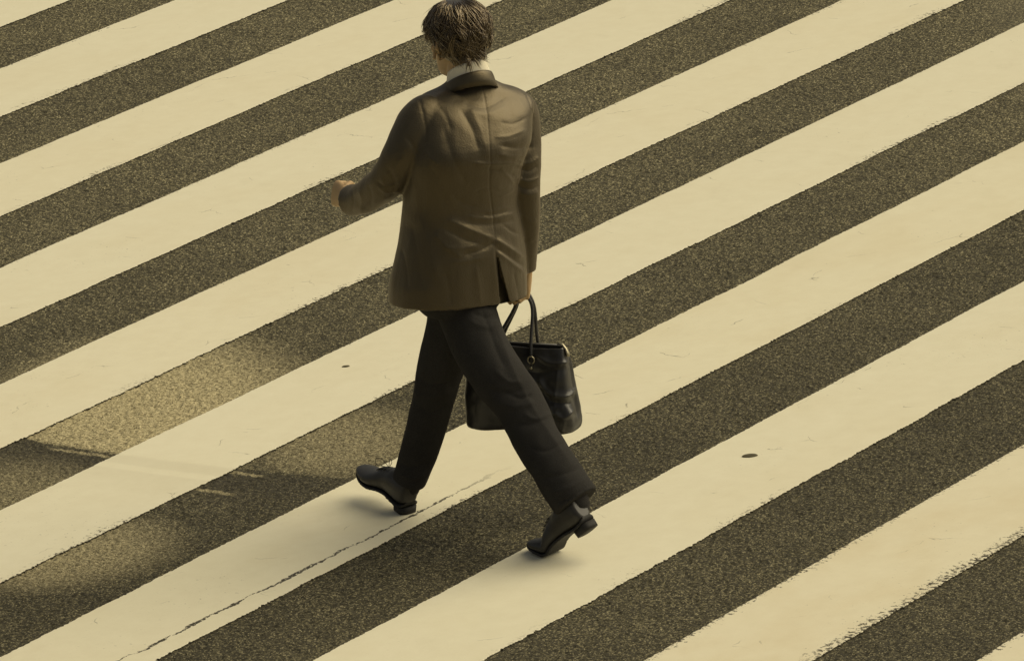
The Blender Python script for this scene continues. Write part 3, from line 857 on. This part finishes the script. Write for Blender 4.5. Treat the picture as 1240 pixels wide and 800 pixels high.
def frame(origin, yaw, pitch, roll=0.0):
    """x axis points to the toe: yaw degrees left of away, pitch toes up"""
    a = R(yaw)
    f = Vector((-math.sin(a), math.cos(a), 0)); l = Vector((-math.cos(a), -math.sin(a), 0)); u = Vector((0, 0, 1))
    f2 = f * math.cos(R(pitch)) + u * math.sin(R(pitch)); u2 = -f * math.sin(R(pitch)) + u * math.cos(R(pitch))
    l2 = l * math.cos(R(roll)) + u2 * math.sin(R(roll)); u3 = u2 * math.cos(R(roll)) - l2 * math.sin(R(roll)) * 0
    mt = Matrix((f2, l2, u3)).transposed().to_4x4(); mt.translation = origin; return mt
# front shoe: lands on its heel, toe up
hb = G(497, 621, .006)
build_shoe(frame(hb + Vector((0, 0, .012)) , 31, 11), 0, True)
# rear shoe: on its ball, heel lifted
tp = G(646, 664, .004); f_ = axes(46)[1]
build_shoe(frame(tp - f_ * .288 + Vector((0, 0, .002)), 49, 0), 38, False)

# ------------------------------------------------------------------ the bag
def build_bag():
    Yb = .10
    base = P3(620, 522, Yb); psi = 90 - 62
    r_ = Vector((math.cos(R(-26)), math.sin(R(-26)), 0)); d_ = Vector((math.sin(R(26)), math.cos(R(26)), 0))   # along the bag, across it (away)
    root = bpy.data.objects.new('handbag', None); C.objects.link(root); root.location = base
    root['label'] = 'black leather tote bag with two looped handles hanging from the man\'s right hand'
    root['category'] = 'bag'
    c0 = base + d_ * .05 + r_ * .018
    mb = MB(); rings = []
    H = .262
    rows = [(.0, .170, .050), (.006, .176, .057), (.03, .179, .060), (.10, .176, .058), (.18, .168, .048), (.235, .161, .034), (.256, .158, .024), (.262, .156, .020)]
    def rr(c, a, b, n=72, ex=6.0):
        pts = []
        for k in range(n):
            t_ = 2 * math.pi * k / n; ct, st = math.cos(t_), math.sin(t_)
            rad = (abs(ct) ** ex + abs(st) ** ex) ** (-1 / ex)
            pts.append(c + r_ * (a * ct * rad) + d_ * (b * st * rad))
        return pts
    for z, a, b in dense(rows, 4): rings.append(rr(c0 + up * z, a, b))
    top = [rr(c0 + up * (H - .003), .150, .014), rr(c0 + up * (H - .02), .148, .012)]
    mb.loft(rings + top)
    me = remesh(mb.mesh('bag_body'), .0035, 'bag_body'); smooth_mesh(me, 4)
    noise_disp(me, .005, 9.0)
    strokes(me, [([(652, 456), (662, 474), (684, 480), (698, 470)], 4, 7.0), ([(655, 470), (668, 486), (692, 488)], 4, -6.0), ([(670, 498), (682, 506), (694, 496)], 4, 6.0), ([(684, 508), (682, 516), (680, 522)], 3, 4.0),
                 ([(690, 430), (694, 460), (700, 505)], 3, -4.0), ([(622, 440), (650, 452), (686, 446)], 6, -4.0), ([(668, 520), (672, 480), (676, 440)], 2.5, 2.0),
                 ([(640, 470), (652, 486), (660, 508)], 3.5, 5.0), ([(632, 484), (644, 500), (650, 516)], 3.5, -5.0), ([(648, 430), (668, 440), (690, 438)], 3, 4.0)], 1.3)
    link('bag_body', me, M_BAG, root, shift=base)
    # zip along the top with a pull at the near end
    mb = MB(); a = c0 + up * (H + .002)
    mb.tube([(a - r_ * .148, .004, .006), (a, .004, .006), (a + r_ * .152, .004, .006)], 8, flat=up)
    link('zip', mb.mesh('zip'), M_BAG, root, shift=base)
    mb = MB(); e = a + r_ * .150
    mb.tube([(e - r_ * .014 + up * .004, .0035), (e + r_ * .002 + up * .002, .0045), (e + r_ * .012 - up * .010, .006, .004), (e + r_ * .016 - up * .022, .0085, .005), (e + r_ * .018 - up * .030, .0085, .005), (e + r_ * .019 - up * .033, .004, .003)], 10, flat=d_)
    link('zip_pull', mb.mesh('zip_pull'), M_METAL, root, shift=base)
    # two handles, both gathered in the right hand
    grip = P3(633, 352, .145)
    for side, gx in ((-1, -.006), (1, .008)):
        fa = c0 + d_ * (side * .036); zt = .222
        l0 = fa - r_ * .062 + up * zt; r0 = fa + r_ * .062 + up * zt
        g0 = grip + d_ * gx
        rows = [l0 - up * .03, l0 + up * .0, l0 + up * .05 + r_ * .004 - d_ * side * .012, g0 - r_ * .030 - up * .055, g0 - r_ * .016 - up * .012, g0, g0 + r_ * .014 - up * .010, g0 + r_ * .030 - up * .055, r0 + up * .05 - r_ * .004 - d_ * side * .012, r0, r0 - up * .03]
        pts = [(Vector(p), .0062, .0052) for p in dense(rows, 5)]
        mb = MB(); mb.tube(pts, 12, flat=d_)
        hd = link('bag_handle', mb.mesh('bag_handle'), M_BAG, root, shift=base)
        for q in (l0, r0):
            mb = MB()
            ring = [(q + up * .004 + r_ * (.011 * math.cos(w)) + up * (.011 * math.sin(w)) + d_ * (side * .004), .0022) for w in (k * 2 * math.pi / 16 for k in range(17))]
            mb.tube(ring, 8)
            mb.ball(q - up * .020 + d_ * (side * .008), .0045, .004, .0045)
            link('handle_ring', mb.mesh('handle_ring'), M_METAL, hd, shift=base)
    return root
build_bag()
